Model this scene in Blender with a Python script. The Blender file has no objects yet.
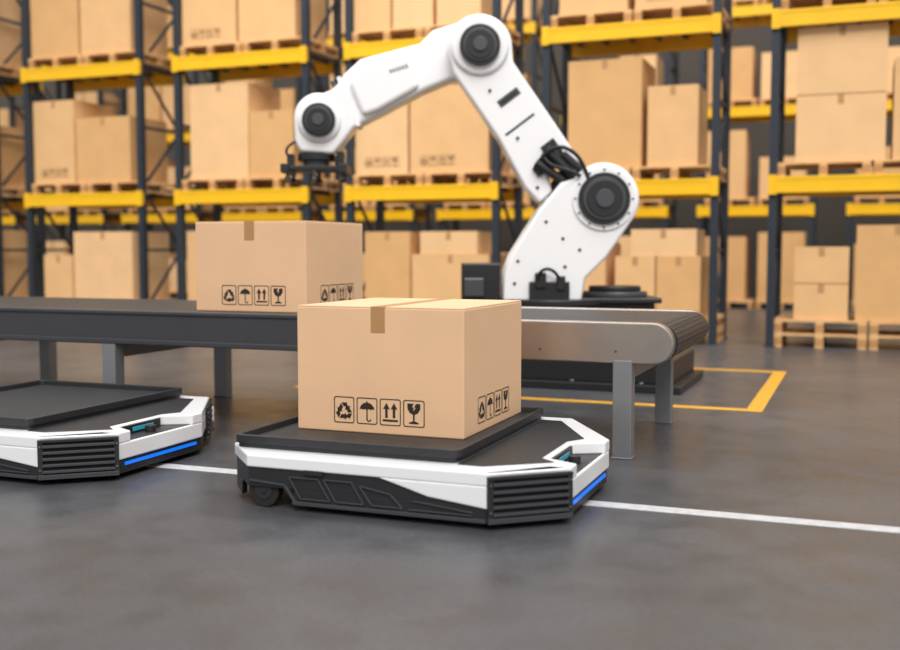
import bpy, bmesh, math, random
from mathutils import Vector, Matrix
random.seed(7)
scene = bpy.context.scene
try:
    scene.view_settings.view_transform = 'Standard'
    scene.view_settings.look = 'None'
    scene.view_settings.exposure = 0.0
except Exception as e:
    print(e)

def lin(c):
    return tuple(((x/255)/12.92 if x/255 <= 0.04045 else ((x/255+0.055)/1.055)**2.4) for x in c)

# ---------------------------------------------------------------- materials
def mat(name, rgb, rough=0.5, metal=0.0, var=0.0, scale=8.0, bump=0.0, bscale=40.0, emit=None, estr=0.0, coat=0.0, rvar=0.0):
    m = bpy.data.materials.new(name); m.use_nodes = True
    nt = m.node_tree; b = nt.nodes['Principled BSDF']
    c = lin(rgb)
    b.inputs['Base Color'].default_value = (*c, 1)
    b.inputs['Roughness'].default_value = rough
    b.inputs['Metallic'].default_value = metal
    if coat: b.inputs['Coat Weight'].default_value = coat
    tc = nt.nodes.new('ShaderNodeTexCoord')
    if var > 0:
        n = nt.nodes.new('ShaderNodeTexNoise'); n.inputs['Scale'].default_value = scale; n.inputs['Detail'].default_value = 5
        nt.links.new(tc.outputs['Object'], n.inputs['Vector'])
        r = nt.nodes.new('ShaderNodeValToRGB')
        r.color_ramp.elements[0].position = 0.3; r.color_ramp.elements[1].position = 0.7
        r.color_ramp.elements[0].color = (*[x*(1-var) for x in c], 1)
        r.color_ramp.elements[1].color = (*[min(1, x*(1+var)) for x in c], 1)
        nt.links.new(n.outputs['Fac'], r.inputs['Fac']); nt.links.new(r.outputs['Color'], b.inputs['Base Color'])
        if rvar:
            mr = nt.nodes.new('ShaderNodeMapRange')
            mr.inputs['To Min'].default_value = rough-rvar; mr.inputs['To Max'].default_value = rough+rvar
            nt.links.new(n.outputs['Fac'], mr.inputs['Value']); nt.links.new(mr.outputs['Result'], b.inputs['Roughness'])
    if bump > 0:
        n2 = nt.nodes.new('ShaderNodeTexNoise'); n2.inputs['Scale'].default_value = bscale; n2.inputs['Detail'].default_value = 4
        nt.links.new(tc.outputs['Object'], n2.inputs['Vector'])
        bp = nt.nodes.new('ShaderNodeBump'); bp.inputs['Strength'].default_value = bump; bp.inputs['Distance'].default_value = 0.01
        nt.links.new(n2.outputs['Fac'], bp.inputs['Height']); nt.links.new(bp.outputs['Normal'], b.inputs['Normal'])
    if emit:
        b.inputs['Emission Color'].default_value = (*lin(emit), 1); b.inputs['Emission Strength'].default_value = estr
    return m

M_card = mat('cardboard', (234,192,152), 0.8, var=0.035, scale=3, bump=0.05, bscale=60)
M_cardr = [mat('cardboard_rack_a', (224,179,126), 0.85, var=0.05, scale=3),
           mat('cardboard_rack_b', (215,168,113), 0.85, var=0.05, scale=3),
           mat('cardboard_rack_c', (231,188,138), 0.85, var=0.05, scale=3)]
M_seam = mat('cardboard_seam', (150,108,68), 0.9)
M_tape = mat('packing_tape', (184,140,92), 0.45, var=0.03)
M_ink = mat('print_ink', (44,36,31), 0.7)
M_inkr = mat('print_ink_faded', (130,94,60), 0.8)
M_white = mat('agv_white_shell', (242,243,246), 0.32, coat=0.2)
M_black = mat('agv_black_plastic', (38,39,42), 0.45, var=0.06, scale=20)
M_black2 = mat('agv_ridge_plastic', (62,64,68), 0.45)
M_tray = mat('tray_rubber', (40,41,44), 0.5, var=0.08, scale=12, bump=0.08, bscale=120)
M_gap = mat('grille_void', (10,10,11), 0.8)
M_tire = mat('wheel_rubber', (30,30,32), 0.7)
M_hub = mat('wheel_hub', (60,62,65), 0.45, metal=0.5)
M_blue = mat('blue_led', (10,90,200), 0.3, emit=(0,112,230), estr=0.8)
M_cyan = mat('sensor_led', (50,130,150), 0.3, emit=(50,170,190), estr=0.25)
M_rail = mat('conveyor_rail_paint', (70,71,75), 0.4, metal=0.3, var=0.05, scale=3)
M_steel = mat('brushed_steel', (180,170,162), 0.3, metal=0.85, var=0.05, scale=6)
M_leg = mat('leg_steel', (142,144,148), 0.42, metal=0.5, var=0.05)
M_bolt = mat('bolt', (110,110,112), 0.4, metal=0.7)
M_rob = mat('robot_white', (242,242,244), 0.3, coat=0.3)
M_robd = mat('robot_dark', (32,33,36), 0.42)
M_robm = mat('robot_cap_ring', (78,80,84), 0.35, metal=0.3)
M_hose = mat('hose_black', (22,22,24), 0.5)
M_yel = mat('beam_yellow', (242,188,14), 0.45, var=0.04, scale=2)
M_post = mat('rack_post', (44,52,62), 0.5, metal=0.2, var=0.08)
M_wood = mat('pallet_wood', (220,174,120), 0.8, var=0.12, scale=6)
M_wood2 = mat('pallet_wood_dark', (182,136,86), 0.85, var=0.12, scale=6)
M_wline = mat('white_floor_paint', (198,198,200), 0.55, var=0.14, scale=18)
M_yline = mat('yellow_floor_paint', (222,164,48), 0.55, var=0.08, scale=14)
M_wall = mat('wall_paint', (90,84,78), 0.8, var=0.06, scale=0.6)

def belt_mat():
    m = mat('belt_rubber', (46,47,50), 0.45)
    nt = m.node_tree; b = nt.nodes['Principled BSDF']
    tc = nt.nodes.new('ShaderNodeTexCoord'); w = nt.nodes.new('ShaderNodeTexWave')
    w.bands_direction = 'X'; w.inputs['Scale'].default_value = 7
    nt.links.new(tc.outputs['Object'], w.inputs['Vector'])
    bp = nt.nodes.new('ShaderNodeBump'); bp.inputs['Strength'].default_value = 0.4; bp.inputs['Distance'].default_value = 0.01
    nt.links.new(w.outputs['Fac'], bp.inputs['Height']); nt.links.new(bp.outputs['Normal'], b.inputs['Normal'])
    return m
M_belt = belt_mat()

def floor_mat():
    m = bpy.data.materials.new('polished_concrete'); m.use_nodes = True
    nt = m.node_tree; b = nt.nodes['Principled BSDF']; L = nt.links
    tc = nt.nodes.new('ShaderNodeTexCoord')
    def noise(s, d, dist=0.0):
        n = nt.nodes.new('ShaderNodeTexNoise'); n.inputs['Scale'].default_value = s; n.inputs['Detail'].default_value = d
        n.inputs['Distortion'].default_value = dist
        L.new(tc.outputs['Object'], n.inputs['Vector']); return n
    n1 = noise(0.9, 9, 0.3); n2 = noise(4, 9); n3 = noise(45, 4)
    r = nt.nodes.new('ShaderNodeValToRGB'); e = r.color_ramp.elements
    e[0].position = 0.32; e[0].color = (*lin((75,76,80)), 1); e[1].position = 0.68; e[1].color = (*lin((90,91,95)), 1)
    L.new(n1.outputs['Fac'], r.inputs['Fac'])
    r2 = nt.nodes.new('ShaderNodeValToRGB'); e = r2.color_ramp.elements
    e[0].position = 0.3; e[0].color = (0.75,0.75,0.75,1); e[1].position = 0.55; e[1].color = (1,1,1,1)
    L.new(n2.outputs['Fac'], r2.inputs['Fac'])
    mx = nt.nodes.new('ShaderNodeMixRGB'); mx.blend_type = 'MULTIPLY'; mx.inputs[0].default_value = 0.8
    L.new(r.outputs['Color'], mx.inputs[1]); L.new(r2.outputs['Color'], mx.inputs[2])
    r3 = nt.nodes.new('ShaderNodeValToRGB'); e = r3.color_ramp.elements
    e[0].position = 0.35; e[0].color = (0.75,0.75,0.75,1); e[1].position = 0.65; e[1].color = (1.15,1.15,1.15,1)
    L.new(n3.outputs['Fac'], r3.inputs['Fac'])
    mx2 = nt.nodes.new('ShaderNodeMixRGB'); mx2.blend_type = 'MULTIPLY'; mx2.inputs[0].default_value = 0.7
    L.new(mx.outputs['Color'], mx2.inputs[1]); L.new(r3.outputs['Color'], mx2.inputs[2])
    L.new(mx2.outputs['Color'], b.inputs['Base Color'])
    mr = nt.nodes.new('ShaderNodeMapRange'); mr.inputs['To Min'].default_value = 0.2; mr.inputs['To Max'].default_value = 0.5
    L.new(n2.outputs['Fac'], mr.inputs['Value']); L.new(mr.outputs['Result'], b.inputs['Roughness'])
    bp = nt.nodes.new('ShaderNodeBump'); bp.inputs['Strength'].default_value = 0.1; bp.inputs['Distance'].default_value = 0.01
    L.new(n2.outputs['Fac'], bp.inputs['Height']); L.new(bp.outputs['Normal'], b.inputs['Normal'])
    return m
M_floor = floor_mat()

# ---------------------------------------------------------------- mesh builder
ident = lambda a, b, c: (a, b, c)
class MB:
    def __init__(s): s.v=[]; s.f=[]; s.mi=[]; s.mats=[]
    def _m(s, m):
        if m not in s.mats: s.mats.append(m)
        return s.mats.index(m)
    def add(s, vs, fs, m):
        o = len(s.v); s.v += [tuple(x) for x in vs]; k = s._m(m)
        for f in fs: s.f.append([o+i for i in f]); s.mi.append(k)
    def box(s, x0, x1, y0, y1, z0, z1, m, fn=ident):
        vs = [fn(x,y,z) for z in (z0,z1) for y in (y0,y1) for x in (x0,x1)]
        s.add(vs, [(0,2,3,1),(4,5,7,6),(0,1,5,4),(2,6,7,3),(0,4,6,2),(1,3,7,5)], m)
    def prism(s, poly, c0, c1, m, fn):
        n = len(poly)
        vs = [fn(a,b,c0) for a,b in poly] + [fn(a,b,c1) for a,b in poly]
        fs = [tuple(range(n))[::-1], tuple(range(n,2*n))] + [(i,(i+1)%n,n+(i+1)%n,n+i) for i in range(n)]
        s.add(vs, fs, m)
    def poly(s, pts, m, fn):
        s.add([fn(a,b) for a,b in pts], [tuple(range(len(pts)))], m)
    def cyl(s, c, ax, r, L, m, seg=32, r1=None):
        c = Vector(c); ax = Vector(ax).normalized(); r1 = r if r1 is None else r1
        t = Vector((0,0,1)) if abs(ax.z) < 0.9 else Vector((1,0,0))
        u = ax.cross(t).normalized(); w = ax.cross(u)
        vs = []
        for k,(d,rr) in enumerate(((0,r),(L,r1))):
            for i in range(seg):
                an = 2*math.pi*i/seg
                vs.append(c+ax*d+u*math.cos(an)*rr+w*math.sin(an)*rr)
        fs = [tuple(range(seg))[::-1], tuple(range(seg,2*seg))]+[(i,(i+1)%seg,seg+(i+1)%seg,seg+i) for i in range(seg)]
        s.add(vs, fs, m)
    def bar(s, p, q, w, m):
        p=Vector(p); q=Vector(q); ax=(q-p).normalized()
        t = Vector((1,0,0)) if abs(ax.x)<0.9 else Vector((0,0,1))
        u=ax.cross(t).normalized()*w/2; v=ax.cross(u).normalized()*w/2
        vs=[p+a*u+b*v for a,b in((-1,-1),(1,-1),(1,1),(-1,1))]+[q+a*u+b*v for a,b in((-1,-1),(1,-1),(1,1),(-1,1))]
        s.add(vs,[(3,2,1,0),(4,5,6,7),(0,1,5,4),(1,2,6,5),(2,3,7,6),(3,0,4,7)],m)
    def mesh(s, name, fixn=True, smooth=False):
        me = bpy.data.meshes.new(name); me.from_pydata(s.v, [], s.f)
        for m in s.mats: me.materials.append(m)
        for p,k in zip(me.polygons, s.mi): p.material_index = k; p.use_smooth = smooth
        if fixn:
            bm = bmesh.new(); bm.from_mesh(me); bmesh.ops.recalc_face_normals(bm, faces=bm.faces); bm.to_mesh(me); bm.free()
        me.update(); return me
    def obj(s, name, loc=(0,0,0), bevel=0.0, seg=2, parent=None, smooth=False, rotz=0.0):
        o = bpy.data.objects.new(name, s.mesh(name, smooth=smooth)); scene.collection.objects.link(o)
        o.location = loc; o.rotation_euler = (0,0,rotz)
        if bevel:
            b = o.modifiers.new('bevel','BEVEL'); b.width = bevel; b.segments = seg; b.limit_method='ANGLE'; b.angle_limit=math.radians(35)
            b.harden_normals = smooth
        if parent: o.parent = parent
        return o
def empty(name, loc=(0,0,0), rotz=0.0):
    e = bpy.data.objects.new(name, None); scene.collection.objects.link(e); e.location = loc; e.rotation_euler=(0,0,rotz)
    e.empty_display_size = 0.2; return e
def inst(name, me, loc, rotz=0):
    o = bpy.data.objects.new(name, me); scene.collection.objects.link(o); o.location = loc; o.rotation_euler=(0,0,rotz); return o

# ---------------------------------------------------------------- room
b = MB(); b.box(-45, 30, -12, 28, -0.2, 0, M_floor); b.obj('floor')
b = MB(); b.box(-45, 30, 28, 28.3, 0, 10, M_wall)
for i in range(25): b.box(-44+i*3, -43.9+i*3, 27.95, 28, 0, 10, M_wall)
b.obj('wall_back')

b = MB(); b.box(-24, 14, 4.81, 4.91, 0.0005, 0.003, M_wline); b.obj('white_floor_line')
b = MB(); X0,X1,Y0,Y1,w = -4.62,-0.66,8.1,10.9,0.12
b.box(X0,X1,Y0,Y0+w,0.0005,0.003,M_yline); b.box(X0,X1,Y1-w,Y1,0.0005,0.003,M_yline)
b.box(X0,X0+w,Y0+w,Y1-w,0.0005,0.003,M_yline); b.box(X1-w,X1,Y0+w,Y1-w,0.0005,0.003,M_yline)
b.obj('yellow_floor_marking')

# ---------------------------------------------------------------- printed icons
def rrect(x0,x1,y0,y1,r,n=4):
    pts=[]
    for cx,cy,a0 in ((x1-r,y1-r,0),(x0+r,y1-r,90),(x0+r,y0+r,180),(x1-r,y0+r,270)):
        for i in range(n+1):
            a=math.radians(a0+90*i/n); pts.append((cx+r*math.cos(a),cy+r*math.sin(a)))
    return pts
def ring(b, o, i, m, fn):
    n=len(o); b.add([fn(*p) for p in o]+[fn(*p) for p in i], [(k,(k+1)%n,n+(k+1)%n,n+k) for k in range(n)], m)
def icons(b, fn, m, s=0.115, gap=0.013):
    H=1.17
    for k in range(4):
        g = lambda x,y,k=k: fn(k*(s+gap)+x*s, y*s)
        ring(b, rrect(0,1,0,H,0.1), rrect(0.045,0.955,0.045,H-0.045,0.07), m, g)
        if k==0:
            for t in range(3):
                an=math.radians(120*t); ca,sa=math.cos(an),math.sin(an)
                h=lambda x,y: g(0.5+1.15*(x*ca-y*sa), 0.52+1.15*(x*sa+y*ca))
                b.poly([(-0.2,-0.27),(0.02,-0.27),(0.02,-0.12),(-0.12,-0.12)],m,h)
                b.poly([(0.02,-0.34),(0.17,-0.195),(0.02,-0.05)],m,h)
                b.poly([(-0.24,-0.26),(-0.15,-0.11),(-0.23,0.02),(-0.36,-0.06)],m,h)
        elif k==1:
            pts=[(0.5+0.36*math.cos(math.radians(a)),0.6+0.36*math.sin(math.radians(a))) for a in range(0,181,15)]
            for c in (0.23,0.41,0.59,0.77):
                for a in (150,120,90,60,30): pts.append((c+0.09*math.cos(math.radians(a)),0.6+0.07*math.sin(math.radians(a))))
            b.poly(pts,m,g); b.poly([(0.47,0.2),(0.53,0.2),(0.53,0.68),(0.47,0.68)],m,g)
            b.poly([(0.475,0.95),(0.525,0.95),(0.525,1.03),(0.475,1.03)],m,g)
            for a in range(180,360,30):
                q=[math.radians(a),math.radians(a+30)]
                b.poly([(0.59+0.12*math.cos(q[0]),0.22+0.11*math.sin(q[0])),(0.59+0.12*math.cos(q[1]),0.22+0.11*math.sin(q[1])),
                        (0.59+0.06*math.cos(q[1]),0.22+0.055*math.sin(q[1])),(0.59+0.06*math.cos(q[0]),0.22+0.055*math.sin(q[0]))],m,g)
        elif k==2:
            for c in (0.32,0.68):
                b.poly([(c-0.06,0.34),(c+0.06,0.34),(c+0.06,0.72),(c-0.06,0.72)],m,g)
                b.poly([(c-0.16,0.72),(c+0.16,0.72),(c,1.0)],m,g)
            b.poly([(0.14,0.18),(0.86,0.18),(0.86,0.27),(0.14,0.27)],m,g)
        else:
            b.poly([(0.2,1.02),(0.2,0.8),(0.3,0.62),(0.46,0.54),(0.46,0.26),(0.28,0.2),(0.28,0.14),(0.72,0.14),(0.72,0.2),(0.54,0.26),(0.54,0.54),(0.7,0.62),(0.8,0.8),(0.8,1.02),(0.6,1.02),(0.52,0.88),(0.58,0.82),(0.46,0.7),(0.5,0.82),(0.42,0.88),(0.5,1.02)],m,g)

def carton(name, loc, W=0.9, D=0.86, H=0.635):
    e = empty(name, loc)
    b=MB(); b.box(-W/2,W/2,-D/2,D/2,0,H-0.004,M_card); b.obj('carton_body',bevel=0.006,parent=e)
    b=MB()
    b.box(-W/2+0.003,-0.003,-D/2+0.003,D/2-0.003,H-0.004,H+0.002,M_card); b.box(0.003,W/2-0.003,-D/2+0.003,D/2-0.003,H-0.004,H+0.002,M_card)
    b.box(-0.003,0.003,-D/2+0.003,D/2-0.003,H-0.004,H-0.001,M_seam)
    b.obj('top_flaps',bevel=0.002,parent=e)
    b=MB(); t=0.038
    b.box(-t,t,-D/2-0.002,D/2+0.002,H+0.002,H+0.0035,M_tape); b.box(-t,t,-D/2-0.003,-D/2-0.0005,H-0.125,H+0.003,M_tape); b.box(-t,t,D/2+0.0005,D/2+0.003,H-0.13,H+0.003,M_tape)
    b.obj('packing_tape',parent=e)
    b=MB()
    icons(b, lambda u,v: (-W/2+0.21+u, -D/2-0.0015, 0.045+v), M_ink)
    icons(b, lambda u,v: (W/2+0.0015, -D/2+0.2+u, 0.045+v), M_ink)
    o=b.obj('printed_symbols',parent=e)
    return e
carton('cardboard_box', (-2.235,5.235,0.281), W=0.915, D=0.93)
carton('cardboard_box', (-3.865,6.64,0.781), W=0.865, H=0.612)

# ---------------------------------------------------------------- AGV
def agv(loc):
    e = empty('warehouse_robot_cart', loc)
    XY = lambda a,b_,c: (a,b_,c)
    xf=0.87; xr=-0.84; cx=0.57; FY=0.21; ZB=0.192
    b=MB()
    pts=[(xr,-0.55),(-0.62,-0.79),(cx,-0.79),(xf,-0.54),(xf,-0.44),(xf-0.15,-0.36),(xf-0.15,0.04),(xf,0.12),(xf,FY),(0.53,0.79),(-0.62,0.79),(xr,0.55)]
    b.prism(pts,ZB,0.25,M_white,XY)
    b.box(0.8,xf,-0.54,FY,0.105,ZB+0.001,M_white)
    b.prism([(cx-0.02,-0.77),(cx,-0.79),(xf,-0.54),(xf-0.1,-0.54)],0.2,0.25,M_white,XY)
    for sgn in (-1,1):
        y0=sgn*0.79; y1=sgn*0.76
        b.prism([(0.05,ZB+0.001),(0.29,0.125),(cx-0.001,0.092),(cx-0.001,ZB+0.001)],y0,y1,M_white,lambda a,z,c:(a,c,z))
    p=Vector((xf,FY,0)); q=Vector((0.53,0.79,0)); d=(q-p); Lf=d.length; d.normalize(); n=Vector((d.y,-d.x,0))
    f=lambda a,c,z:tuple(p+d*a+n*c+Vector((0,0,z)))
    b.box(0,Lf*0.45,-0.03,0,0.105,ZB+0.001,M_white,f)
    b.obj('white_shell',bevel=0.008,seg=3,parent=e)
    b=MB()
    i=0.012
    b.prism([(xr+i,-0.55),(-0.62,-0.79+i),(cx,-0.79+i),(xf-i,-0.54),(xf-i,FY),(0.53,0.79-i),(-0.62,0.79-i),(xr+i,0.55)],0.1,ZB+0.002,M_black,XY)
    b.prism([(-0.38,-0.778),(cx,-0.778),(xf-0.012,-0.535),(xf-0.012,FY),(0.53,0.778),(-0.38,0.778)],0.03,0.101,M_black,XY)
    b.box(xr+0.03,-0.37,-0.5,0.5,0.05,0.101,M_black)
    for sgn in (-1,1):
        b.prism([(xr+i,sgn*0.55),(-0.70,sgn*0.705),(-0.70,sgn*0.66),(xr+i,sgn*0.5)],0.035,0.101,M_black,XY)
        yy0=sgn*0.772; yy1=sgn*0.79
        f=lambda a,z,c:(a,c,z)
        def strip(p,q,w,o=0.0):
            p=Vector(p);q=Vector(q);d=(q-p).normalized();n=Vector((-d.y,d.x))*w/2
            b.prism([tuple(p+n),tuple(q+n),tuple(q-n),tuple(p-n)],yy0,yy1+sgn*o,M_black2,f)
        strip((-0.38,0.04),(cx-0.01,0.04),0.018,0.004)
        strip((-0.42,0.115),(-0.37,0.045),0.014)
        strip((-0.61,0.13),(-0.42,0.118),0.01)
        for xa,xb,sl in ((-0.34,-0.19,0.06),(-0.16,-0.02,0.06),(0.02,0.17,0.06)):
            zt = 0.158 if xb<0.1 else 0.145
            A=(xa,0.062);Bq=(xb,0.062);C=(xb-sl,0.12 if xb>0.1 else zt);Dq=(xa-sl,zt)
            strip(A,Bq,0.006); strip(Bq,C,0.006); strip(C,Dq,0.006); strip(Dq,A,0.006)
        strip((0.2,0.06),(0.5,0.06),0.006); strip((0.22,0.1),(0.5,0.072),0.006)
        ya,yb=(-0.796,-0.77) if sgn<0 else (0.77,0.796)
        b.box(-0.32,-0.22,ya,yb,ZB-0.016,ZB+0.006,M_black)
    b.obj('dark_chassis',bevel=0.003,parent=e)
    for sgn in (-1,1):
        b=MB()
        p=Vector((cx,-0.79,0)) if sgn<0 else Vector((0.53,0.79,0)); q=Vector((xf,-0.54,0)) if sgn<0 else Vector((0.53+(xf-0.53)*0.55,0.79-(0.79-FY)*0.55,0)); d=(q-p); Lg=d.length; d.normalize()
        n=Vector((d.y,-d.x,0))*(1 if sgn<0 else -1)
        f=lambda a,c,z:tuple(p+d*a+n*c+Vector((0,0,z)))
        b.box(-0.002,Lg+0.002,-0.01,0.003,0.032,0.234,M_gap,f)
        b.box(-0.004,Lg+0.002,-0.01,0.020,0.032,0.056,M_black2,f)
        b.box(-0.004,Lg+0.002,-0.01,0.018,0.222,0.236,M_black,f)
        b.box(-0.004,0.022,-0.01,0.014,0.055,0.225,M_black,f); b.box(Lg-0.022,Lg+0.002,-0.01,0.014,0.055,0.225,M_black,f)
        for k in range(5):
            z=0.064+k*0.0325
            b.box(0.018,Lg-0.018,-0.005,0.022,z,z+0.014,M_black2,f)
        for z in (0.08,0.2):
            for a in (0.008,Lg-0.008):
                c0=Vector(f(a,0.014,z)); b.cyl(c0,n,0.006,0.006,M_bolt,10)
        b.obj('corner_grille',bevel=0.002,parent=e)
    b=MB(); b.box(xf-0.02,xf-0.004,-0.48,FY-0.05,0.07,0.087,M_blue); b.obj('light_strip',bevel=0.002,parent=e)
    b=MB()
    b.box(xf-0.16,xf-0.03,-0.36,0.04,0.185,0.1945,M_black)
    b.box(xf-0.154,xf-0.135,-0.32,0.0,0.194,0.242,M_black)
    b.box(xf-0.137,xf-0.13,-0.25,-0.07,0.205,0.228,M_cyan)
    b.cyl((xf-0.085,-0.16,0.194),(0,0,1),0.03,0.035,M_black,24)
    b.obj('front_sensor',bevel=0.002,parent=e)
    b=MB()
    b.prism([(0.38,-0.66),(0.5,-0.66),(xf-0.1,-0.46),(xf-0.18,-0.39),(xf-0.18,0.07),(xf-0.12,0.17),(0.5,0.66),(0.38,0.66)],0.249,0.254,M_black,XY)
    b.obj('deck_panel',bevel=0.002,parent=e)
    b=MB(); x0,x1,y0,y1=-0.775,0.375,-0.64,0.72
    b.prism(rrect(x0,x1,y0,y1,0.04),0.25,0.2805,M_tray,XY)
    O=rrect(x0-0.012,x1+0.012,y0-0.012,y1+0.012,0.05); I=rrect(x0+0.014,x1-0.014,y0+0.014,y1-0.014,0.035)
    n=len(O)
    vs=[(x,y,0.272) for x,y in O]+[(x,y,0.312) for x,y in O]+[(x,y,0.312) for x,y in I]+[(x,y,0.272) for x,y in I]
    fs=[]
    for r in range(4):
        for k in range(n): fs.append((r*n+k,r*n+(k+1)%n,((r+1)%4)*n+(k+1)%n,((r+1)%4)*n+k))
    b.add(vs,fs,M_tray)
    b.obj('cargo_tray',bevel=0.004,parent=e)
    b=MB()
    for wx,wy in ((-0.55,-0.76),(-0.55,0.71),(0.45,-0.62),(0.45,0.57)):
        b.cyl((wx,wy,0.08),(0,1,0),0.08,0.05,M_tire,32)
        b.cyl((wx,wy-0.004,0.08),(0,1,0),0.045,0.058,M_hub,24); b.cyl((wx,wy-0.008,0.08),(0,1,0),0.02,0.066,M_black,16)
    b.box(-0.6,0.5,-0.45,0.45,0.05,0.1,M_black)
    b.obj('wheels',bevel=0.004,parent=e)
agv((-2.03,5.0,0)); agv((-4.45,5.0,0))

# ---------------------------------------------------------------- conveyor
def stadium(xl,xr_,z0,z1,n=14,square_left=True):
    r=(z1-z0)/2; zc=(z0+z1)/2
    pts=[(xl,z0)]
    for i in range(n+1):
        a=-math.pi/2+math.pi*i/n; pts.append((xr_-r+r*math.cos(a),zc+r*math.sin(a)))
    pts.append((xl,z1)); return pts
e=empty('belt_conveyor',(0,0,0))
XZ=lambda a,z,c:(a,c,z)
xe=-0.97
for nm,ya,yb in (('side_rail_near',5.98,6.06),('side_rail_far',7.34,7.42)):
    b=MB(); b.box(-15,-2.5,ya,yb,0.55,0.782,M_rail)
    b.box(-15,-2.5,ya-0.015 if ya<7 else ya,yb if ya<7 else yb+0.015,0.55,0.59,M_rail); b.box(-15,-2.5,ya-0.012 if ya<7 else ya,yb if ya<7 else yb+0.012,0.755,0.785,M_rail)
    b.obj(nm,bevel=0.01,seg=3,parent=e)
    b=MB(); b.prism(stadium(-2.5,xe,0.55,0.788),ya-0.004,yb+0.004,M_steel,XZ)
    b.obj('end_plate',bevel=0.012,seg=3,parent=e)
b=MB(); b.prism(stadium(-15,xe+0.01,0.565,0.78,24),6.065,7.335,M_belt,XZ)
for k in range(13):
    a=-math.pi/2+math.pi*k/12; zc=0.6725; r=0.104
    cx=xe+0.01-0.1075+r*math.cos(a); cz=zc+r*math.sin(a)
    b.bar((cx,6.07,cz),(cx,7.33,cz),0.012,M_belt)
b.obj('belt',bevel=0.004,parent=e)
b=MB()
for x in (-1.26,-3.06,-4.86,-6.66,-8.46,-10.26,-12.06):
    for y in (6.02,7.38):
        b.box(x-0.055,x+0.055,y-0.05,y+0.05,0.0,0.57,M_leg)
        b.box(x-0.062,x+0.062,y-0.055,y+0.055,0.0,0.01,M_leg)
    b.box(x-0.03,x+0.03,6.05,7.35,0.45,0.53,M_leg)
b.obj('legs',bevel=0.006,parent=e)
b=MB()
for x in (-2.2,-1.75,-1.3):
    b.cyl((x,5.97,0.62),(0,1,0),0.008,0.02,M_bolt,12)
b.obj('bolts',parent=e)

# ---------------------------------------------------------------- robot arm
R=empty('robotic_arm',(-2.70,9.465,0),math.radians(21.2))
AZ=lambda a,z,n:(a,n,z)
def arc(c,r,a0,a1,n=16):
    return [(c[0]+r*math.cos(math.radians(a0+(a1-a0)*i/n)),c[1]+r*math.sin(math.radians(a0+(a1-a0)*i/n))) for i in range(n+1)]
SH=(0.46,1.655); EL=(-0.64,3.01); WR=(-2.09,2.37)
b=MB()
b.box(-1.3,1.33,-0.66,0.72,0,0.07,M_robd); b.box(-1.2,1.25,-0.6,0.66,0.07,0.27,M_robd)
for x in (-1.0,-0.3,0.4,1.0): b.cyl((x,-0.63,0.07),(0,0,1),0.025,0.02,M_bolt,12)
o=b.obj('floor_platform',bevel=0.015,parent=R); o.rotation_euler=(0,0,-math.radians(21.2))
b=MB()
b.cyl((0,0,0.27),(0,0,1),0.5,0.12,M_robd,48); b.cyl((0,0,0.39),(0,0,1),0.4,0.31,M_robd,48,0.36)
b.cyl((0.02,0,0.70),(0,0,1),0.52,0.06,M_robd,48)
b.box(0.1,1.0,-0.3,0.35,0.72,0.77,M_robd); b.cyl((0.62,0.02,0.77),(0,0,1),0.3,0.05,M_robm,40); b.cyl((0.62,0.02,0.82),(0,0,1),0.24,0.05,M_robd,40)
b.box(0.15,0.95,-0.2,0.3,0.3,0.72,M_robd)
b.box(-0.80,-0.45,-0.25,0.2,0.66,1.08,M_robd); b.box(-0.78,-0.6,-0.3,-0.2,0.78,0.95,M_robm); b.box(-0.84,-0.4,-0.2,0.15,0.27,0.7,M_robd)
b.obj('pedestal',bevel=0.012,parent=R)
prof=[(-0.43,0.74),(-0.42,1.0),(-0.36,1.16),(-0.12,1.55),(0.08,1.80)]+arc(SH,0.32,145,-35,20)+[(0.5,1.14),(0.31,0.95),(0.27,0.74)]
b=MB()
b.prism(prof,-0.34,-0.21,M_rob,AZ)
b.prism(prof,0.07,0.20,M_rob,AZ)
b.obj('turret_bracket',bevel=0.03,seg=4,parent=R,smooth=True)
b=MB()
b.prism([(-0.40,0.74),(-0.38,1.0),(-0.2,1.25),(0.3,1.25),(0.24,0.9),(0.24,0.74)],-0.22,0.08,M_rob,AZ)
b.box(-0.2,0.16,-0.38,-0.33,0.74,0.92,M_robd); b.box(-0.15,-0.05,-0.4,-0.36,0.86,1.0,M_robd); b.box(0.04,0.12,-0.4,-0.36,0.84,0.97,M_robd)
for a,z in ((-0.33,0.9),(-0.3,1.1),(-0.05,1.45),(0.25,1.2),(0.1,1.3),(0.12,1.05)):
    b.cyl((a,-0.35,z),(0,1,0),0.016,0.02,M_robd,14)
b.obj('turret_core',bevel=0.012,parent=R)
def cap(b,c,n,r,sgn=-1):
    ax=(0,sgn,0)
    b.cyl((c[0],n,c[1]),ax,r,0.05,M_robd,48); b.cyl((c[0],n+sgn*0.05,c[1]),ax,r*0.82,0.015,M_robm,48)
    b.cyl((c[0],n+sgn*0.06,c[1]),ax,r*0.7,0.02,M_robd,48); b.cyl((c[0],n+sgn*0.08,c[1]),ax,r*0.35,0.015,M_robm,32)
prof=arc(EL,0.29,205,0,20)+[(-0.34,2.88),(0.2,2.10),(0.26,1.98),(0.2,1.86),(0.06,1.96),(-0.02,1.86),(0.02,1.72),(-0.1,1.62),(-0.24,1.76),(-0.48,2.2),(-0.88,2.78)]
b=MB(); b.prism(prof,-0.22,0.03,M_rob,AZ); b.cyl((EL[0],-0.26,EL[1]),(0,1,0),0.26,0.1,M_rob,48)
b.prism([(-0.05,1.72),(0.15,2.0),(0.55,1.75),(0.45,1.5),(0.2,1.5)],-0.18,0.0,M_robd,AZ)
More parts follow.
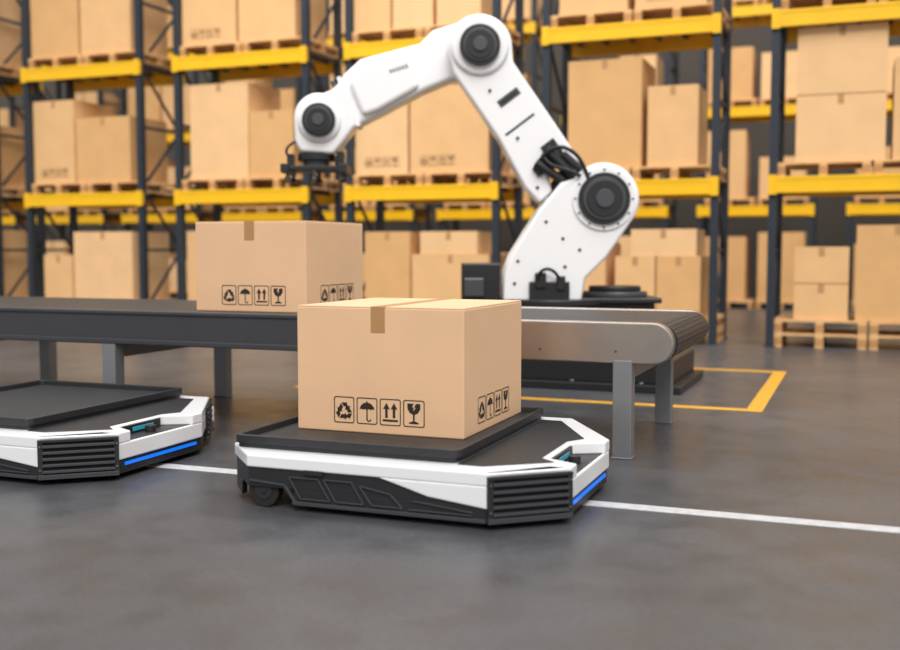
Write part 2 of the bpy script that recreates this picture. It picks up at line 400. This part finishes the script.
b.obj('upper_arm',bevel=0.035,seg=4,parent=R,smooth=True)
b=MB()
d=Vector((0.60,-0.80)); nn=Vector((0.80,0.60))
P4=lambda c,u,v:[tuple(c+d*s1*u+nn*s2*v) for s1,s2 in ((-1,-1),(1,-1),(1,1),(-1,1))]
b.prism(P4(Vector((-0.38,2.56)),0.035,0.11),-0.226,-0.215,M_robm,AZ)
b.prism(P4(Vector((-0.38,2.56)),0.014,0.09),-0.229,-0.22,M_robd,AZ)
b.prism(P4(Vector((0.02,2.08)),0.10,0.07),-0.24,-0.2,M_robd,AZ)
b.prism(P4(Vector((-0.02,1.98)),0.05,0.15),-0.25,-0.2,M_robd,AZ)
b.prism(P4(Vector((-0.28,2.32)),0.012,0.16),-0.224,-0.21,M_robm,AZ)
b.cyl((-0.05,-0.27,2.10),(0.7,0,-0.7),0.05,0.42,M_robd,20)
b.cyl((0.10,-0.27,2.06),(0.7,0,-0.6),0.035,0.38,M_robm,16)
b.cyl((-0.14,-0.27,1.98),(0.75,0,-0.5),0.04,0.3,M_robd,16)
for a,z in ((-0.55,2.62),(-0.3,2.2),(-0.12,1.76)): b.cyl((a,-0.235,z),(0,1,0),0.015,0.02,M_robd,12)
b.obj('upper_arm_fittings',bevel=0.006,parent=R)
b=MB(); cap(b,SH,-0.34,0.23); cap(b,EL,-0.26,0.18); cap(b,WR,-0.12,0.15); cap(b,SH,0.2,0.24,1); cap(b,EL,0.28,0.17,1); cap(b,WR,0.25,0.14,1)
b.cyl((SH[0],-0.36,SH[1]),(0,1,0),0.28,0.04,M_rob,48)
for k in range(12):
    an=2*math.pi*k/12; b.cyl((SH[0]+0.255*math.cos(an),-0.37,SH[1]+0.255*math.sin(an)),(0,1,0),0.01,0.02,M_robd,10)
b.obj('joint_caps',bevel=0.004,parent=R)
prof=arc(EL,0.28,60,-100,16)+[(-0.90,2.74),(-1.13,2.65),(-1.55,2.43),(-1.78,2.32),(-1.94,2.64),(-1.88,2.80),(-1.72,2.94),(-1.18,3.08),(-1.06,3.20),(-0.78,3.28)]
b=MB(); b.prism(prof,-0.02,0.27,M_rob,AZ)
b.prism([(-1.18,2.67),(-1.55,2.46),(-1.70,2.41),(-1.84,2.73),(-1.66,2.87),(-1.24,2.99)],-0.07,0.3,M_rob,AZ)
b.obj('forearm',bevel=0.05,seg=5,parent=R,smooth=True)
b=MB()
d=Vector((-0.92,-0.38)).normalized(); nn=Vector((-d.y,d.x))
for t,hw,mm in ((Vector((-1.83,2.55)),0.24,M_rob),(Vector((-1.89,2.525)),0.225,M_robm)):
    b.prism([tuple(t+d*s1*0.02+nn*s2*hw) for s1,s2 in ((-1,-1),(1,-1),(1,1),(-1,1))],-0.04,0.27,mm,AZ)
c=Vector((-1.30,2.86)); d2=Vector((-0.95,-0.3)); n2=Vector((0.3,-0.95))
for k in range(6):
    q=c+d2*(k*0.03)
    b.prism([tuple(q+d2*s1*0.009+n2*s2*0.018) for s1,s2 in ((-1,-1),(1,-1),(1,1),(-1,1))],-0.073,-0.06,M_robm,AZ)
b.obj('wrist_collar',bevel=0.004,parent=R)
prof=[(-1.83,2.67),(-1.90,2.73),(-1.98,2.65)]+arc((-2.10,2.40),0.225,80,180,10)+[(-2.32,2.20),(-2.27,2.09),(-1.97,2.07),(-1.87,2.19),(-1.76,2.33)]
b=MB(); b.prism(prof,-0.08,0.24,M_rob,AZ); b.cyl((WR[0],-0.12,WR[1]),(0,1,0),0.20,0.37,M_rob,48)
b.obj('wrist',bevel=0.035,seg=4,parent=R,smooth=True)
b=MB()
s=0.06
b.cyl((-2.2+s,0.08,2.02),(0,0,1),0.17,0.07,M_robd,40); b.cyl((-2.2+s,0.08,1.96),(0,0,1),0.12,0.08,M_robm,32)
b.box(-2.48+s,-1.92+s,-0.12,0.28,1.925,1.965,M_robd)
b.box(-2.5+s,-2.42+s,-0.16,0.32,1.90,1.98,M_robd); b.box(-1.98+s,-1.9+s,-0.16,0.32,1.90,1.98,M_robd)
b.box(-2.0+s,-1.94+s,-0.02,0.1,1.96,2.1,M_robd); b.box(-2.46+s,-2.4+s,-0.02,0.1,1.96,2.08,M_robd)
for a in (-2.44,-2.2,-1.96):
    for n in (-0.1,0.26):
        b.cyl((a+s,n,1.86),(0,0,1),0.018,0.08,M_robm,14); b.cyl((a+s,n,1.835),(0,0,1),0.045,0.035,M_robd,20,0.022)
b.obj('vacuum_gripper',bevel=0.006,parent=R)
def hose(name,pts,r=0.018):
    cu=bpy.data.curves.new(name,'CURVE'); cu.dimensions='3D'; cu.bevel_depth=r; cu.bevel_resolution=3
    s=cu.splines.new('NURBS'); s.points.add(len(pts)-1); s.order_u=4; s.use_endpoint_u=True
    for p,q in zip(s.points,pts): p.co=(*q,1)
    cu.materials.append(M_hose); o=bpy.data.objects.new(name,cu); scene.collection.objects.link(o); o.parent=R
hose('hose_shoulder',[(-0.1,-0.28,2.0),(0.0,-0.34,2.14),(0.2,-0.36,2.1),(0.28,-0.36,1.95),(0.33,-0.36,1.8)])
hose('hose_shoulder_lower',[(-0.08,-0.28,2.05),(-0.02,-0.33,1.9),(0.1,-0.37,1.95),(0.25,-0.37,1.85)])
hose('hose_base',[(-0.12,-0.38,0.9),(-0.15,-0.42,1.05),(0.0,-0.44,1.08),(0.06,-0.4,0.95)],0.015)
hose('hose_wrist',[(-2.38,0.05,2.05),(-2.44,0.0,2.1),(-2.40,0.0,2.16),(-2.31,0.02,2.2)],0.012)

# ---------------------------------------------------------------- racks
def rack_mesh():
    b=MB(); W=2.3; D=1.1; p=0.1
    for x in (0,W-p):
        for y in (0,D-p):
            b.box(x,x+p,y,y+p,0,7.4,M_post); b.box(x-0.02,x+p+0.02,y-0.02,y+p+0.02,0,0.015,M_post)
        xc=x+p/2; z=0.25; k=0
        while z<6.8:
            b.bar((xc,0.05,z),(xc,D-0.05,z),0.04,M_post)
            ya,yb=(0.06,D-0.06) if k%2==0 else (D-0.06,0.06)
            b.bar((xc,ya,z),(xc,yb,z+0.95),0.035,M_post); z+=0.95; k+=1
    for z in (2.0,4.0,6.0):
        for y in (-0.03,D-0.03):
            b.box(0.0,W,y,y+0.055,z-0.1,z+0.1,M_yel); 
            b.box(0.0,W,y-0.006,y+0.002,z-0.1,z-0.06,M_yel); b.box(0.0,W,y-0.006,y+0.002,z+0.06,z+0.1,M_yel)
            for x in (0.0,W-0.1): b.box(x,x+0.1,y-0.012,y,z-0.12,z+0.12,M_yel)
        for i in range(6): b.box(0.25+i*0.36,0.3+i*0.36,0.02,D-0.05,z+0.04,z+0.095,M_post)
    me=b.mesh('pallet_rack'); return me
RK=rack_mesh()
def pallet_mesh():
    b=MB(); W=1.08; D=1.05
    for i in range(6):
        y=-D/2+i*(D-0.12)/5; b.box(-W/2,W/2,y,y+0.12,0.145,0.17,M_wood)
    for x in (-W/2,-0.05,W/2-0.1):
        b.box(x,x+0.1,-D/2,D/2,0.12,0.145,M_wood)
        for y in (-D/2,-0.06,D/2-0.12): b.box(x,x+0.1,y,y+0.12,0.022,0.12,M_wood2)
        b.box(x,x+0.1,-D/2,D/2,0,0.022,M_wood)
    return b.mesh('wooden_pallet')
PL=pallet_mesh()
def rbox(x0,x1,y0,y1,z0,z1,layers=1,label=False):
    m=random.choice(M_cardr); b=MB(); W=x1-x0; D=y1-y0; H=z1-z0
    b.box(-W/2,W/2,-D/2,D/2,0,H,m)
    for k in range(1,layers+1):
        z=H*k/layers
        if k<layers: b.box(-W/2-0.002,W/2+0.002,-D/2-0.002,D/2+0.002,z-0.006,z+0.006,M_seam)
        b.box(-0.035,0.035,-D/2-0.003,-D/2,z-0.12,z-0.008,M_tape)
    b.box(-0.035,0.035,-D/2,D/2,H,H+0.002,M_tape)
    if label:
        icons(b, lambda u,v:(-W/2+0.15+u*1.1,-D/2-0.003,0.1+v*1.1), M_inkr, s=0.11)
    b.obj('cardboard_box',loc=((x0+x1)/2,(y0+y1)/2,z0))
YR=13.65
B={
 0:{0:[(0.32,0.95,0.9,2,0),(1.03,1.95,1.16,1,0)],2:[(0.3,1.32,1.62,2,0),(1.4,2.15,1.2,1,1)],4:[(0.2,1.2,1.2,1,0),(1.3,2.1,1.0,1,0)]},
 1:{0:[(0.1,0.85,0.95,1,0),(0.98,1.5,0.78,1,0),(1.52,2.08,0.78,1,0)],2:[(0.33,1.30,1.40,1,0),(1.38,2.02,1.02,1,0)],4:[(0.2,1.1,1.3,1,0),(1.2,2.1,1.1,1,1)]},
 2:{0:[(0.25,0.95,1.12,1,0),(0.98,2.14,0.8,1,0)],2:[(0.11,0.92,1.08,1,1),(0.96,2.12,1.36,1,1)],4:[(0.12,0.66,0.9,1,0),(0.70,1.30,0.9,1,0),(1.36,2.0,0.8,1,0)]},
 3:{0:[(0.12,0.85,1.15,1,0),(0.95,2.0,1.1,1,0)],2:[(0.22,1.24,1.42,1,0),(1.26,2.0,0.98,1,0)],4:[(0.11,1.05,1.3,1,1),(1.1,2.05,1.25,1,0)]},
 4:{0:[(0.25,0.82,0.78,1,0),(0.86,2.0,1.15,1,0)],2:[(0.11,0.92,1.32,1,1),(0.96,2.0,1.02,1,0)],4:[(0.11,1.05,1.3,1,0),(1.1,2.05,1.35,1,0)]},
 5:{0:[(0.2,1.0,1.0,1,0),(1.2,2.1,1.2,1,0)],2:[(0.1,1.0,1.2,1,0),(1.15,2.15,1.0,1,0)],4:[(0.1,1.0,1.2,1,0),(1.15,2.15,1.3,1,0)]},
}
for k in range(-1,7):
    x=-1.09-2.9*k
    inst('pallet_rack',RK,(x,YR,0))
    c=B.get(k, B[(k*7+3)%6])
    for lv,items in c.items():
        zb={0:0.0,2:2.1,4:4.1}[lv]
        for px in (x+0.63,x+1.74): 
            inst('wooden_pallet',PL,(px,YR+0.56,zb))
            if lv==0 : inst('wooden_pallet',PL,(px,YR+0.56,0.17))
        zt=zb+(0.34 if lv==0 else 0.17)
        for it in items:
            o0,o1,h,ly,lab=it
            rbox(x+max(o0,0.11),x+o1,YR+0.1,YR+0.1+min(0.95,o1-o0+0.25),zt+0.001,zt+h,ly,lab)
    if k==1: rbox(x+1.18,x+2.02,YR+0.12,YR+0.9,0.34+0.781,0.34+1.13)
    if k==2: rbox(x+1.1,x+1.95,YR+0.12,YR+0.95,0.34+0.803,0.34+1.12)
YB=22.4
for k in range(-2,10):
    x=-0.3-2.9*k
    inst('pallet_rack',RK,(x,YB,0))
    b=MB()
    for zb in (0.0,2.1,4.1,6.1):
        for sx in (0.14,1.2):
            b.box(x+sx,x+sx+1.0,YB+0.05,YB+1.05,zb+0.12,zb+0.17,M_wood)
            for q in (0,0.45,0.9): b.box(x+sx+q,x+sx+q+0.1,YB+0.05,YB+1.05,zb,zb+0.12,M_wood2)
            h=random.uniform(0.7,1.4); w=random.uniform(0.75,0.98)
            b.box(x+sx+0.02,x+sx+0.02+w,YB+0.1,YB+0.95,zb+0.171,zb+0.171+h,random.choice(M_cardr))
            b.box(x+sx+w/2-0.03,x+sx+w/2+0.03,YB+0.095,YB+0.1,zb+h-0.1,zb+0.17+h,M_tape)
    b.obj('stacked_cartons')

# ---------------------------------------------------------------- lights
wd=bpy.data.worlds.new('World'); scene.world=wd; wd.use_nodes=True
bg=wd.node_tree.nodes['Background']; bg.inputs[0].default_value=(1.0,0.985,0.965,1); bg.inputs[1].default_value=0.62
def area(name,loc,tgt,sx,sy,pw,col=(1,1,1)):
    l=bpy.data.lights.new(name,'AREA'); l.shape='RECTANGLE'; l.size=sx; l.size_y=sy; l.energy=pw; l.color=col
    o=bpy.data.objects.new(name,l); scene.collection.objects.link(o); o.location=loc
    o.rotation_euler=(Vector(tgt)-Vector(loc)).to_track_quat('-Z','Y').to_euler(); return o
s=bpy.data.lights.new('soft_key_sun','SUN'); s.energy=2.25; s.angle=math.radians(35); s.color=(1,0.97,0.93)  # added soft key from behind the camera, not a skylight
so=bpy.data.objects.new('soft_key_sun',s); scene.collection.objects.link(so)
so.rotation_euler=Vector((-0.38,0.75,-0.85)).to_track_quat('-Z','Y').to_euler()
area('overhead_fill',(-3,7,8.5),(-3,7,0),12,3,420)  # added overhead fill above carts and conveyor, no fixture modelled
area('overhead_fill',(-5,12,8.5),(-6,13.5,1),16,2,400,(1,0.95,0.88))  # added warm fill to brighten the front racks
area('overhead_fill',(-5,19,8.5),(-5,20,0),20,2,300,(1,0.95,0.88))  # added warm fill ahead of the rear racks

# ---------------------------------------------------------------- camera
cam=bpy.data.cameras.new('camera'); co=bpy.data.objects.new('camera',cam); scene.collection.objects.link(co)
cam.sensor_width=36; cam.lens=42.36; co.location=(0,0,1.2)
co.rotation_euler=(math.radians(90-4.05),0,math.radians(21.2))
cam.dof.use_dof=True; cam.dof.focus_distance=5.8; cam.dof.aperture_fstop=1.0
cam.clip_end=200
scene.camera=co
